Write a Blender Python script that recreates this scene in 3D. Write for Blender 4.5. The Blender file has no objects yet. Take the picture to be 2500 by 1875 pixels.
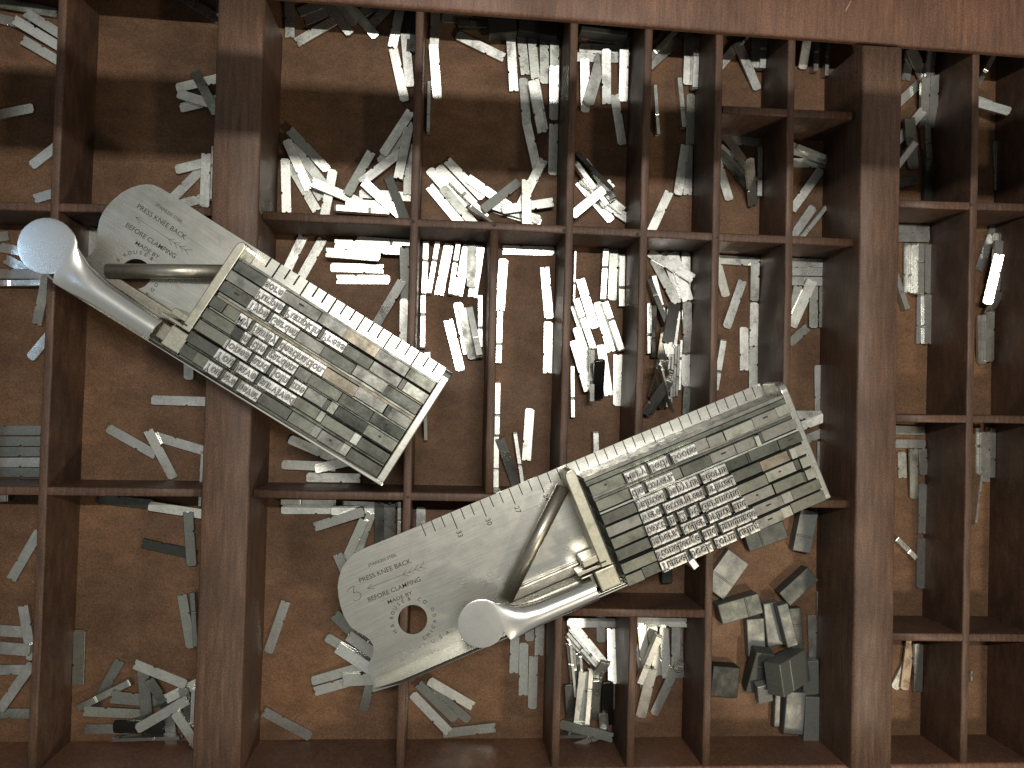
import bpy, bmesh, math, random
from mathutils import Vector, Matrix
S = 0.001                      # everything below is written in millimetres
random.seed(7)
sc = bpy.context.scene
C = sc.collection

# ------------------------------------------------------------------ camera
RM = ((0.9961491, 0.02862032, 0.08287246), (-0.02692817, 0.99940688, -0.02146518), (-0.08343764, 0.01915091, 0.99632896))
FPX, CAMZ, DEPTH, RAILZ = 1965.86, 340.0, 30.24, 5.4
cam_d = bpy.data.cameras.new('camera'); cam = bpy.data.objects.new('camera', cam_d); C.objects.link(cam)
r = RM
m = Matrix(((r[0][0], -r[0][1], -r[0][2], 0), (-r[1][0], r[1][1], r[1][2], 0), (-r[2][0], r[2][1], r[2][2], CAMZ * S), (0, 0, 0, 1)))
cam.matrix_world = m
cam_d.sensor_width = 36; cam_d.lens = FPX / 2500 * 36
cam_d.clip_start = 0.01; cam_d.clip_end = 20
sc.camera = cam

# ------------------------------------------------------------------ world and lamps
w = bpy.data.worlds.new('World'); sc.world = w; w.use_nodes = True
bg = w.node_tree.nodes['Background']; bg.inputs[0].default_value = (0.92, 0.92, 0.85, 1); bg.inputs[1].default_value = 0.29
def lamp(name, loc, size, power, col, target=(0, 0, 0)):
    l = bpy.data.lights.new(name, 'AREA'); l.shape = 'RECTANGLE'; l.size = size[0]; l.size_y = size[1]; l.energy = power; l.color = col
    o = bpy.data.objects.new(name, l); C.objects.link(o); o.location = [c * S for c in loc]
    d = Vector([(a - b) * S for a, b in zip(target, loc)]); o.rotation_euler = d.to_track_quat('-Z', 'Y').to_euler() if d.xy.length > 1e-4 else (0, 0, 0)
lamp('bench_lamp', (60, 122, 620), (0.24, 0.010), 3.1, (1.0, 0.97, 0.90), (60, 122, 0))
lamp('room_lamp', (310, -260, 400), (0.04, 0.04), 1.15, (1.0, 0.86, 0.66), (170, -110, 0))
lamp('window_light', (-425, 92, 420), (0.09, 0.03), 0.09, (0.45, 0.68, 1.0), (-190, 42, 0))
sc.view_settings.view_transform = 'Standard'; sc.view_settings.look = 'None'
sc.view_settings.exposure = 0; sc.view_settings.gamma = 1; sc.view_settings.use_curve_mapping = False
sc.render.engine = 'CYCLES'

# ------------------------------------------------------------------ materials
def new_mat(name):
    mt = bpy.data.materials.new(name); mt.use_nodes = True
    nt = mt.node_tree; return mt, nt, nt.nodes['Principled BSDF']
def node(nt, t, **kw):
    n = nt.nodes.new(t)
    for k, v in kw.items(): setattr(n, k, v)
    return n
def ramp(nt, src, stops):
    n = nt.nodes.new('ShaderNodeValToRGB'); e = n.color_ramp.elements
    while len(e) < len(stops): e.new(0.5)
    for i, (p, c) in enumerate(stops): e[i].position = p; e[i].color = (*c, 1) if len(c) == 3 else c
    nt.links.new(src, n.inputs[0]); return n.outputs[0]
def noise(nt, co, scale, detail=4, rough=0.6, vec=None):
    n = nt.nodes.new('ShaderNodeTexNoise'); n.inputs['Scale'].default_value = scale; n.inputs['Detail'].default_value = detail; n.inputs['Roughness'].default_value = rough
    if vec:
        mp = nt.nodes.new('ShaderNodeMapping'); mp.inputs['Scale'].default_value = vec; nt.links.new(co, mp.inputs[0]); nt.links.new(mp.outputs[0], n.inputs['Vector'])
    else: nt.links.new(co, n.inputs['Vector'])
    return n.outputs['Fac']
def mix(nt, a, b, fac, mode='MIX'):
    n = nt.nodes.new('ShaderNodeMix'); n.data_type = 'RGBA'; n.blend_type = mode
    for s, v in ((n.inputs[6], a), (n.inputs[7], b), (n.inputs[0], fac)):
        if hasattr(v, 'links') or hasattr(v, 'is_linked'): nt.links.new(v, s)
        else: s.default_value = v if isinstance(v, float) else (*v, 1)
    return n.outputs[2]
def bump(nt, bs, h, strength, dist):
    b = nt.nodes.new('ShaderNodeBump'); b.inputs['Strength'].default_value = strength; b.inputs['Distance'].default_value = dist
    nt.links.new(h, b.inputs['Height']); nt.links.new(b.outputs[0], bs.inputs['Normal'])
def wood(name, dark, mid, light, axis=(60, 6, 60), rough=0.55, spec=0.35):
    mt, nt, bs = new_mat(name)
    co = nt.nodes.new('ShaderNodeTexCoord').outputs['Object']
    g = noise(nt, co, 9, 6, 0.7, axis); big = noise(nt, co, 24, 3, 0.55); fine = noise(nt, co, 1500, 3, 0.7)
    col = ramp(nt, g, [(0.15, dark), (0.5, mid), (0.88, light)])
    gr = ramp(nt, big, [(0.3, (0.68, 0.69, 0.70)), (0.7, (1.28, 1.24, 1.18))])
    fi = ramp(nt, fine, [(0.3, (0.58, 0.60, 0.58)), (0.7, (1.42, 1.38, 1.43))])
    col = mix(nt, mix(nt, col, gr, 1.0, 'MULTIPLY'), fi, 1.0, 'MULTIPLY')
    nt.links.new(col, bs.inputs['Base Color'])
    ro = ramp(nt, big, [(0.3, (rough + .12,) * 3), (0.7, (rough - .1,) * 3)]); nt.links.new(ro, bs.inputs['Roughness'])
    bs.inputs['Specular IOR Level'].default_value = spec
    bump(nt, bs, mix(nt, g, fine, 0.35), 0.35, 0.0003)
    return mt
W_DIVV = wood('divider_wood', (0.024, 0.013, 0.0079), (0.066, 0.0356, 0.0218), (0.145, 0.0783, 0.0478), (70, 7, 20))
W_DIVH = wood('cross_divider_wood', (0.024, 0.013, 0.0079), (0.066, 0.0356, 0.0218), (0.145, 0.0783, 0.0478), (7, 70, 20))
W_RAIL = wood('crossbar_wood', (0.03, 0.0168, 0.0105), (0.078, 0.0437, 0.0273), (0.15, 0.084, 0.0525), (60, 5, 60))
W_TOP = wood('rim_wood', (0.05, 0.025, 0.015), (0.12, 0.06, 0.036), (0.2, 0.1, 0.06), (5, 60, 60))
W_FLOOR = wood('floor_wood', (0.07, 0.0385, 0.021), (0.112, 0.0616, 0.0336), (0.165, 0.0908, 0.0495), (8, 16, 30), 0.6, 0.2)

def metal(name, base, rough, tint=True, metallic=0.9, grime=0.35, brush=None, fine_s=900, rv=(.16, .06)):
    mt, nt, bs = new_mat(name)
    tc = nt.nodes.new('ShaderNodeTexCoord'); oi = nt.nodes.new('ShaderNodeObjectInfo')
    ad = nt.nodes.new('ShaderNodeVectorMath'); ad.operation = 'ADD'; sc_ = nt.nodes.new('ShaderNodeVectorMath'); sc_.operation = 'SCALE'; sc_.inputs[3].default_value = 3.0
    cb = nt.nodes.new('ShaderNodeCombineXYZ'); nt.links.new(oi.outputs['Random'], cb.inputs[0]); nt.links.new(oi.outputs['Random'], cb.inputs[1])
    nt.links.new(cb.outputs[0], sc_.inputs[0]); nt.links.new(tc.outputs['Object'], ad.inputs[0]); nt.links.new(sc_.outputs[0], ad.inputs[1])
    co = ad.outputs[0]
    a = noise(nt, co, 160, 4, 0.65); b = noise(nt, co, fine_s, 3, 0.7)
    g1 = ramp(nt, a, [(0.30, (1 - grime,) * 3), (0.62, (1.06,) * 3)])
    g2 = ramp(nt, b, [(0.25, ((.94 if rv[0] < .1 else .80),) * 3), (0.75, ((1.05 if rv[0] < .1 else 1.15),) * 3)])
    col = mix(nt, mix(nt, base, g1, 1.0, 'MULTIPLY'), g2, 1.0, 'MULTIPLY')
    if tint: col = mix(nt, col, oi.outputs['Color'], 1.0, 'MULTIPLY')
    nt.links.new(col, bs.inputs['Base Color']); bs.inputs['Metallic'].default_value = metallic
    ro = ramp(nt, a, [(0.3, (min(rough + rv[0], 1),) * 3), (0.7, (rough - rv[1],) * 3)]); nt.links.new(ro, bs.inputs['Roughness'])
    hgt = b
    if brush:
        bn = noise(nt, tc.outputs['Object'], 40, 4, 0.75, brush); hgt = mix(nt, bn, b, 0.3)
        nt.links.new(mix(nt, col, ramp(nt, bn, [(0.3, (.74,) * 3), (0.7, (1.14,) * 3)]), 1.0, 'MULTIPLY'), bs.inputs['Base Color'])
    bump(nt, bs, hgt, 0.012 if rv[0] < .1 else 0.25, 0.00012)
    return mt
LEAD = metal('type_metal', (0.69, 0.69, 0.67), 0.26, metallic=0.92, grime=0.28)
QUADM = metal('quad_metal', (0.25, 0.252, 0.235), 0.42, metallic=0.8, grime=0.45)
BLOCKM = metal('block_metal', (0.20, 0.205, 0.20), 0.50, metallic=0.55, grime=0.2)
STEEL = metal('stainless_steel', (0.63, 0.62, 0.56), 0.27, tint=False, metallic=0.95, grime=0.05, brush=(1.5, 70, 2), fine_s=1500, rv=(.04, .02))
STEEL_L = metal('lever_steel', (0.74, 0.74, 0.71), 0.27, tint=False, metallic=1.0, grime=0.04, fine_s=1500, rv=(.03, .02))
CAST = metal('clamp_steel', (0.47, 0.45, 0.36), 0.33, tint=False, metallic=0.9, grime=0.3)
ROD = metal('brace_steel', (0.40, 0.37, 0.31), 0.36, tint=False, metallic=1.0, grime=0.3)
DARKM, _nt, _b = new_mat('engraving'); _b.inputs['Base Color'].default_value = (0.045, 0.04, 0.032, 1); _b.inputs['Roughness'].default_value = 0.9; _b.inputs['Specular IOR Level'].default_value = 0.05
ENGR, _nt, _b = new_mat('worn_engraving'); _b.inputs['Base Color'].default_value = (0.06, 0.055, 0.045, 1); _b.inputs['Roughness'].default_value = 0.8; _b.inputs['Specular IOR Level'].default_value = 0.1
LFACE = metal('letter_top', (0.30, 0.29, 0.28), 0.38, tint=False, metallic=0.7, grime=0.3)
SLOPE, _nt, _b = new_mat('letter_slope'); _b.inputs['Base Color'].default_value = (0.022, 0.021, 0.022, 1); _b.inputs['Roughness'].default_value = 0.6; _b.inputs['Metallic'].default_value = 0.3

# ------------------------------------------------------------------ helpers
def tag(o, label=None, cat=None, group=None, kind=None):
    for k, v in (('label', label), ('category', cat), ('group', group), ('kind', kind)):
        if v: o[k] = v
    return o
def link(name, me, mats, parent=None, mw=None, color=None):
    for mt in (mats if isinstance(mats, (list, tuple)) else [mats]):
        if me.materials.find(mt.name) < 0: me.materials.append(mt)
    o = bpy.data.objects.new(name, me); C.objects.link(o)
    if parent: o.parent = parent
    if mw is not None: o.matrix_local = mw
    if color: o.color = (*color, 1)
    return o
def to_mesh(bm, name, smooth=False):
    bmesh.ops.recalc_face_normals(bm, faces=bm.faces)
    me = bpy.data.meshes.new(name)
    for v in bm.verts: v.co *= S
    bm.to_mesh(me); bm.free()
    if smooth:
        for p in me.polygons: p.use_smooth = True
    return me
def prism(bm, pts, z0, z1, z1f=None):
    lo = [bm.verts.new((x, y, z0)) for x, y in pts]; hi = [bm.verts.new((x, y, z1)) for x, y in pts]
    n = len(pts); fs = [bm.faces.new(lo[::-1]), bm.faces.new(hi)]
    for i in range(n): fs.append(bm.faces.new((lo[i], lo[(i + 1) % n], hi[(i + 1) % n], hi[i])))
    return fs
def boxb(bm, x0, x1, y0, y1, z0, z1): prism(bm, [(x0, y0), (x1, y0), (x1, y1), (x0, y1)], z0, z1)
def bevel_all(bm, w, seg=2, angle=30):
    bmesh.ops.recalc_face_normals(bm, faces=bm.faces)
    es = [e for e in bm.edges if len(e.link_faces) == 2 and e.calc_face_angle(0) > math.radians(angle)]
    bmesh.ops.bevel(bm, geom=es, offset=w, segments=seg, affect='EDGES', profile=0.5, clamp_overlap=True)
def at(u, v, z):                # where the sight line of photo pixel (u, v) meets the height z, in mm
    a, b = (u - 1250) / FPX, (v - 937.5) / FPX
    d = [r[i][0] * a + r[i][1] * b + r[i][2] for i in range(3)]
    s = (CAMZ - z) / d[2]
    return Vector((d[0] * s, -d[1] * s, z))
def ordn(n): return ['first', 'second', 'third', 'fourth', 'fifth', 'sixth', 'seventh', 'eighth', 'ninth', 'tenth', 'eleventh', 'twelfth', 'thirteenth', 'fourteenth', 'fifteenth', 'sixteenth', 'seventeenth', 'eighteenth', 'nineteenth', 'twentieth', 'twenty-first', 'twenty-second', 'twenty-third', 'twenty-fourth', 'twenty-fifth', 'twenty-sixth', 'twenty-seventh', 'twenty-eighth', 'twenty-ninth', 'thirtieth', 'thirty-first', 'thirty-second', 'thirty-third', 'thirty-fourth', 'thirty-fifth', 'thirty-sixth', 'thirty-seventh', 'thirty-eighth', 'thirty-ninth', 'fortieth', 'forty-first', 'forty-second'][n]

# ------------------------------------------------------------------ the type case
case = bpy.data.objects.new('type_case', None); C.objects.link(case); case.location = (0, 0, -DEPTH * S)
tag(case, 'worn reddish brown wooden type case divided into many compartments', 'type case')
CASE_OFF = Matrix.Translation((0, 0, DEPTH * S))
def wall(name, p, q, th, z0, z1, mat, bev=0.55, lip=0):
    """an upright board from p to q (mm, xy), its own frame running along Y"""
    p, q = Vector(p[:2]), Vector(q[:2]); d = q - p; L = d.length
    bm = bmesh.new(); nseg = max(2, int(L / 22))
    # slightly wavy old board: top edge wanders by a few tenths of a millimetre
    rings = []
    b = bev
    prof = [(-th / 2, z0), (-th / 2, z1 - b), (-th / 2 + b * .35, z1 - b * .35), (-th / 2 + b, z1), (th / 2 - b, z1), (th / 2 - b * .35, z1 - b * .35), (th / 2, z1 - b), (th / 2, z0)]
    for i in range(nseg + 1):
        t = i / nseg; wx = random.uniform(-.16, .16) if 0 < i < nseg else 0; wz = random.uniform(-.15, .1)
        rings.append([bm.verts.new((x + wx, -L / 2 + L * t, z + (wz if z > z0 + 1 else 0))) for x, z in prof])
    for a_, b_ in zip(rings, rings[1:]):
        for k in range(len(prof)):
            k2 = (k + 1) % len(prof); bm.faces.new((a_[k], a_[k2], b_[k2], b_[k]))
    bm.faces.new(rings[0]); bm.faces.new(rings[-1][::-1])
    me = to_mesh(bm, name)
    for f in me.polygons: f.use_smooth = abs(f.normal.z) > .15 or False
    ang = math.atan2(d.y, d.x) - math.pi / 2; mid = (p + q) / 2
    return link(name, me, mat, case, CASE_OFF @ Matrix.Translation((mid.x * S, mid.y * S, 0)) @ Matrix.Rotation(ang, 4, 'Z'))
FL = -DEPTH
bm = bmesh.new(); boxb(bm, -215, 285, -175, 205, FL - 4, FL)
link('case_bottom', to_mesh(bm, 'case_bottom'), W_FLOOR, case, CASE_OFF)
def ext(a, b, y0, y1):           # run the line through two photo points (on z=0) to the world heights y0, y1
    A, B = at(*a, 0), at(*b, 0); t = lambda y: A.xy + (B - A).xy * ((y - A.y) / (B.y - A.y))
    return t(y0), t(y1)
def extx(a, b, x0, x1):
    A, B = at(*a, 0), at(*b, 0); t = lambda x: A.xy + (B - A).xy * ((x - A.x) / (B.x - A.x))
    return t(x0), t(x1)
YT, YB = 194.0, -154.0           # inner faces of the case's far and near sides
TH = 3.5
VL = {'1': ((152, 0), (76, 1875)), '3': ((1024, 60), (977, 1850)), '4': ((1206, 600), (1199, 975)), '5': ((1402, 95), (1356, 1870)), '6': ((1584, 100), (1538.6, 1870)),
      '7': ((1757, 100), (1724, 1860)), '8': ((1934, 100), (1921, 950)), '10': ((2378, 500), (2354, 1850))}
Y1, Y2, Y3, Y4, Y7 = 74.2, 130.8, -40.9, -88.9, -98.8
def vert(k, y0, y1): p, q = ext(*VL[k], y0, y1); wall('divider', p, q, TH, FL + .01, 0.0, W_DIVV)
vert('1', YT, YB); vert('3', YT, YB); vert('4', Y1 - 1.8, Y3 + 1.8); vert('5', YT, YB); vert('7', YT, YB); vert('8', YT, Y3 + 1.8); vert('10', YT, YB)
vert('6', YT, Y3 + 1.8); vert('6', Y4 - 1.8, YB)
wall('divider', (-207, YT), (-207, YB), TH, FL + .01, 0, W_DIVV); wall('divider', (266, YT), (266, YB), TH, FL + .01, 0, W_DIVV)
# horizontal dividers, 0.2 mm lower so they tuck into the uprights
XA, XB, XC, XD = -96.4, -77.2, 178.1, 196.1
def hor(a, b, x0, x1, dz=-.22): p, q = extx(a, b, x0, x1); wall('divider', p, q, TH, FL + .02, dz, W_DIVH)
hor((60, 503), (519, 516), -207, XA); hor((200, 1200), (480, 1203), -207, XA)
hor((678, 527), (2053, 591), XB, XC); hor((1800, 268), (2085, 281), 117.5, XC); hor((632, 1206), (2069, 1231), XB, XC); hor((1390, 1495), (1611, 1498), 52.8, 114.2)
hor((2215, 497), (2495, 506), XD, 266); hor((2275, 1022), (2496, 1025), XD, 266); hor((2243, 1556), (2496, 1558), XD, 266)
# two broad crossbars, a little higher than the dividers
def bar(l0, l1, r0, r1, ycap):
    pts = []
    for a, b in ((l0, l1), (r0, r1)):
        A, B = at(*a, RAILZ), at(*b, RAILZ); t = lambda y: (A.x + (B.x - A.x) * ((y - A.y) / (B.y - A.y)), y)
        pts += [t(ycap), t(YB)]
    cx = sum(p[0] for p in pts) / 4; wdt = ((pts[2][0] - pts[0][0]) + (pts[3][0] - pts[1][0])) / 2
    topx = (pts[0][0] + pts[2][0]) / 2; botx = (pts[1][0] + pts[3][0]) / 2
    wall('crossbar', (topx, ycap), (botx, YB), wdt, FL + .01, RAILZ, W_RAIL, bev=.9)
bar((535, 0), (465, 1875), (645, 0), (588, 1875), 162.4); bar((2107, 120), (2078.5, 1870), (2203, 150), (2178, 1870), 159.4)
# far rim, near rim and the outer sides
p, q = at(723, 3, 1.0), at(2500, 139, 1.0)
dirv = (q - p).normalized(); nrm = Vector((-dirv.y, dirv.x, 0)); a_ = p - dirv * 160 + nrm * 17; b_ = q + dirv * 25 + nrm * 17
wall('rim', a_, b_, 34, .15, 3.4, W_TOP, bev=1.3)
wall('rim', (-215, YT + 5), (285, YT + 5), 10, FL + .03, RAILZ, W_RAIL, bev=1)
wall('rim', (-215, YB - 8), (285, YB - 8), 16, FL + .03, 0.6, W_TOP, bev=1)
wall('rim', (-217, 204), (-217, -175), 16, FL + .03, 3, W_RAIL, bev=1); wall('rim', (277, 204), (277, -175), 16, FL + .03, 3, W_RAIL, bev=1)

for u_, v_ in ((1207, 549), (1378, 562), (1557, 572), (1752, 580), (996, 1214), (1009, 541), (1742, 1225), (2372, 499)):
    bm = bmesh.new(); bmesh.ops.create_cone(bm, segments=14, radius1=.75, radius2=.62, depth=.3, cap_ends=True)
    n_ = at(u_, v_, .1); link('nail_head', to_mesh(bm, 'nail_head'), DARKM, case, CASE_OFF @ Matrix.Translation((n_.x * S, n_.y * S, .12 * S)))
bm = bmesh.new(); c0_, c1_ = at(2078, 2, 3.45), at(2036, 78, 3.45); dd = (c1_ - c0_).normalized(); nn = Vector((-dd.y, dd.x, 0)) * .35
prism(bm, [tuple((c0_ + nn * .4).xy), tuple((c0_ - nn * .4).xy), tuple(((c0_ + c1_) / 2 - nn).xy), tuple((c1_ - nn * .3).xy), tuple((c1_ + nn * .3).xy), tuple(((c0_ + c1_) / 2 + nn).xy)], 3.3, 3.43)
PALE, _nt, _b = new_mat('scraped_wood'); _b.inputs['Base Color'].default_value = (.30, .20, .11, 1); _b.inputs['Roughness'].default_value = .8
link('scrape', to_mesh(bm, 'scrape'), PALE, case, CASE_OFF)
# lead dust on the floors
rd = random.Random(3); bm = bmesh.new()
for i_ in range(260):
    x_, y_, r_ = rd.uniform(-190, 260), rd.uniform(-150, 160), rd.choice((.12, .16, .2, .3)); a0 = rd.uniform(0, 6.3)
    vs = [bm.verts.new((x_ + r_ * rd.uniform(.5, 1.3) * math.cos(a0 + k_ * 1.57), y_ + r_ * rd.uniform(.5, 1.3) * math.sin(a0 + k_ * 1.57), FL + .08 + rd.uniform(0, .12))) for k_ in range(4)]
    tp = bm.verts.new((x_, y_, FL + .3))
    for k_ in range(4): bm.faces.new((vs[k_], vs[(k_ + 1) % 4], tp))
tag(link('lead_dust', to_mesh(bm, 'lead_dust'), LEAD), 'tiny glinting specks of lead dust on the compartment floors', 'dust', None, 'stuff')

# ------------------------------------------------------------------ an unseen bar added above the case to shade a strip of it
bm = bmesh.new(); boxb(bm, -420, 420, -11.7, 11.7, -3, 3); bevel_all(bm, 1.5)
rb = link('shade_bar', to_mesh(bm, 'shade_bar'), W_RAIL); rb.location = (0, 0.1225, 0.20)
tag(rb, 'unseen wooden bar added above the type case to shade a strip', 'shade bar')
# ------------------------------------------------------------------ composing sticks
FONT_SIZE = 4.55
def text_mesh(s, size, extrude=0.0, bevel=0.0, offset=0.0, align='LEFT', res=3):
    cu = bpy.data.curves.new('lettering', 'FONT'); cu.body = s; cu.size = size; cu.extrude = extrude; cu.bevel_depth = bevel; cu.bevel_resolution = 0
    cu.offset = offset; cu.align_x = align; cu.resolution_u = res; cu.fill_mode = 'BOTH' if extrude else 'FRONT'
    o = bpy.data.objects.new('lettering', cu); C.objects.link(o); bpy.context.view_layer.update()
    me = bpy.data.meshes.new_from_object(o.evaluated_get(bpy.context.evaluated_depsgraph_get()))
    bpy.data.objects.remove(o); bpy.data.curves.remove(cu)
    return me
GLYPH = {}
SERIF = {'n': (0, 1), 'm': (0, .5, 1), 'h': (0, 1), 'i': (.5,), 'l': (.5,), 'r': (0,), 'p': (0,), 'k': (0, 1), 'f': (.4,), 'T': (.5,), 'P': (0,), 'K': (0, 1), 'M': (0, 1), 'Y': (.5,), 'u': (1,), 'd': (1,), 'b': (0,), '1': (.5,), 'q': (1,)}
def glyph(ch):
    """mirror-image raised letter, body origin at its lower left corner; returns mesh and natural width"""
    if ch in GLYPH: return GLYPH[ch]
    me = text_mesh(ch, FONT_SIZE, 0.28, 0.12, 0.015)
    xs = [v.co.x for v in me.vertices]; x0, x1 = min(xs), max(xs)
    bm = bmesh.new(); bm.from_mesh(me); bpy.data.meshes.remove(me)
    st = 0.5
    for f in SERIF.get(ch, ()):                                    # foot serifs
        cx = x0 + st / 2 + .12 + f * (x1 - x0 - st - .24); y = -1.0 if ch in 'pq' else 0.0
        bx = [bm.verts.new((cx + a, y + b_, c)) for c in (-.46, .458) for a, b_ in ((-.62, 0), (.62, 0), (.62, .26), (-.62, .26))]
        for q in ((0, 1, 2, 3), (4, 5, 6, 7), (0, 1, 5, 4), (1, 2, 6, 5), (2, 3, 7, 6), (3, 0, 4, 7)): bm.faces.new([bx[i] for i in q])
    for v in bm.verts: v.co = Vector(((v.co.x - x0 + .22), 3.15 - v.co.y, v.co.z))   # flipped: type reads mirrored
    bmesh.ops.recalc_face_normals(bm, faces=bm.faces)
    me = bpy.data.meshes.new('letter_face')
    for v in bm.verts: v.co *= S
    bm.to_mesh(me); bm.free()
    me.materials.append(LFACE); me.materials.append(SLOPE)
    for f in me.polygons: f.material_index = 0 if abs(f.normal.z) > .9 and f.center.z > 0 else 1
    GLYPH[ch] = (me, x1 - x0 + .44); return GLYPH[ch]
BODY = {}
def body_mesh(wd, h=4.25, zt=22.4):
    k = (round(wd, 2), h, zt)
    if k not in BODY:
        bm = bmesh.new(); boxb(bm, 0.02, wd - .02, 0, h, 0, zt); bevel_all(bm, .07, 1); BODY[k] = to_mesh(bm, 'type_letter')
    return BODY[k]
QM = {}
def stick_quad(L, h, zt, nick):
    k = (round(L, 1), round(h, 2), round(zt, 1), nick)
    if k not in QM:
        bm = bmesh.new(); boxb(bm, .04, L - .04, .03, h - .03, 0, zt); bevel_all(bm, .12, 2)
        if nick:
            for f in prism(bm, [(L * .42, h * .5), (L * .42 + nick, h * .5), (L * .42 + nick, h * .5 + .7), (L * .42, h * .5 + .7)], zt - .3, zt + .02): f.material_index = 1
        me = to_mesh(bm, 'spacing_quad')
        me.materials.append(QUADM); me.materials.append(DARKM)
        QM[k] = me
    return QM[k]
TONE = {'l': (1.15, 1.15, 1.06), 'm': (.80, .79, .76), 'g': (.60, .61, .54), 'd': (.36, .37, .34), 'b': (.92, .80, .66), 'x': (.22, .24, .22), 'w': (1.5, 1.5, 1.45)}
TNAME = {'l': 'pale', 'm': 'grey', 'g': 'greenish grey', 'd': 'dark grey', 'b': 'brownish', 'x': 'nearly black', 'w': 'bright'}

def stick(where, origin, rotdeg, base, LEN, outline, hole, pitch, knee, rows, leads, fontk=1.0):
    root = bpy.data.objects.new('composing_stick', None); C.objects.link(root)
    root.matrix_world = Matrix.Translation((origin[0] * S, origin[1] * S, base * S)) @ Matrix.Rotation(math.radians(rotdeg), 4, 'Z')
    tag(root, where['label'], 'composing stick', 'composing sticks lying on the type case')
    RW = root.matrix_world.copy()
    I = Matrix.Identity(4)
    # bed with its hole
    cu = bpy.data.curves.new('bed', 'CURVE'); cu.dimensions = '2D'; cu.fill_mode = 'BOTH'; cu.extrude = .6 * S
    pts = [(3.0, 1.3), (3.0, 51.5), (-.4, 51.5), (-.6, 52.8)] + outline
    for poly in (pts, [(hole[0] + 6.05 * math.cos(t * math.pi / 24), hole[1] + 6.05 * math.sin(t * math.pi / 24)) for t in range(48)]):
        sp = cu.splines.new('POLY'); sp.points.add(len(poly) - 1); sp.use_cyclic_u = True
        for i, p_ in enumerate(poly): sp.points[i].co = (p_[0] * S, p_[1] * S, 0, 1)
    o = bpy.data.objects.new('bed', cu); C.objects.link(o); bpy.context.view_layer.update()
    me = bpy.data.meshes.new_from_object(o.evaluated_get(bpy.context.evaluated_depsgraph_get())); bpy.data.objects.remove(o)
    me.transform(Matrix.Translation((0, 0, .6 * S)))
    bed = link('bed_plate', me, STEEL, root)
    # back wall and head
    bm = bmesh.new()
    prism(bm, [(LEN + 1, 0), (LEN + 14, 0), (3.4, 0), (3.4, 1.4), (LEN + 14, 1.4), (LEN + 1, 1.4)], 0.0, 18.0)
    for v in bm.verts:
        if v.co.z > 10 and v.co.x < LEN + 2: v.co.z = 13
    bevel_all(bm, .3, 2); link('back_wall', to_mesh(bm, 'back_wall'), STEEL, root)
    bm = bmesh.new(); prof = [(1.35, 1.25), (1.35, 18.6)] + [(47.8 + 4.2 * math.sin(t * math.pi / 12), 14.4 + 4.2 * math.cos(t * math.pi / 12)) for t in range(7)] + [(52.0, 1.25)]
    a_ = [bm.verts.new((0, y, z)) for y, z in prof]; b_ = [bm.verts.new((3.2, y, z)) for y, z in prof]
    bm.faces.new(a_); bm.faces.new(b_[::-1])
    for i in range(len(prof)): j = (i + 1) % len(prof); bm.faces.new((a_[i], a_[j], b_[j], b_[i]))
    bevel_all(bm, .5, 3, 50); link('head', to_mesh(bm, 'head'), STEEL, root)
    # graduations
    TW_ = .2 if LEN < -180 else .36
    bm = bmesh.new(); nt_ = int((-LEN - 40) / pitch) if LEN < -180 else 20
    nt_ = 37 if LEN < -180 else 20
    for k in range(1, nt_):
        L = 7.2 if k % 3 == 0 else 4.6
        if k == 36: L = 5
        x = -pitch * k
        if LEN < -180 and k % 3 == 0 and k < 22: L = 8.8
        boxb(bm, x - TW_, x + TW_, 52.6 - L, 52.75, 1.205, 1.235)
    link('scale_marks', to_mesh(bm, 'scale_marks'), DARKM, bed)
    def engrave(s, x, y, size, ang=0, align='LEFT', sx=1.0, off=0.025):
        me = text_mesh(s, size, 0, 0, off, align)
        me.transform(Matrix.Translation((x * S, y * S, 1.225 * S)) @ Matrix.Rotation(math.radians(ang), 4, 'Z') @ Matrix.Diagonal((S * sx, S, S, 1)))
        return me
    def join(name, mes):
        bm = bmesh.new()
        for q in mes: bm.from_mesh(q); bpy.data.meshes.remove(q)
        me = bpy.data.meshes.new(name); bm.to_mesh(me); bm.free(); return link(name, me, ENGR, bed)
    X, Y = hole
    join('engraved_lettering', [engrave('STAINLESS STEEL', X - 8.6, Y + 27.3, 1.75, -2, sx=.96), engrave('PRESS KNEE BACK', X - 14.4, Y + 22.6, 2.75, -1.5, sx=1.02),
        engrave('BEFORE CLAMPING', X - 14.0, Y + 13.8, 2.75, -1.0, sx=.98), engrave('MADE BY', X - 7.0, Y + 9.9, 2.2, -1, sx=1.2)] +
        [engrave(ch, X + 8.0 * math.cos(math.radians(a)), Y + 8.0 * math.sin(math.radians(a)), 2.15, a - 90, 'CENTER') for ch, a in zip('H.B.ROUSE & CO.', (192, 183, 174, 166, 152, 138, 124, 110, 96, 86, 78, 66, 50, 33, 20))] +
        [engrave(ch, X + 9.8 * math.cos(math.radians(a)), Y + 9.8 * math.sin(math.radians(a)), 2.0, a + 90, 'CENTER') for ch, a in zip('CHICAGO', (-80, -67, -55, -43, -28, -12, 4))] +
        [engrave(ch, X + x_, Y - y_, 2.0, 8, 'CENTER') for ch, x_, y_ in (('U', 4.5, 12.4), ('.', 6.1, 12.4), ('S', 8, 12.0), ('.', 9.6, 11.7), ('A', 11.3, 11.4), ('.', 13, 11.1))])
    bm = bmesh.new()
    def seg(a, b, w_=.16):
        a, b = Vector(a), Vector(b); d = (b - a).normalized(); n_ = Vector((-d.y, d.x)) * w_ / 2
        prism(bm, [tuple(a - n_), tuple(b - n_), tuple(b + n_), tuple(a + n_)], 1.205, 1.23)
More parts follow.
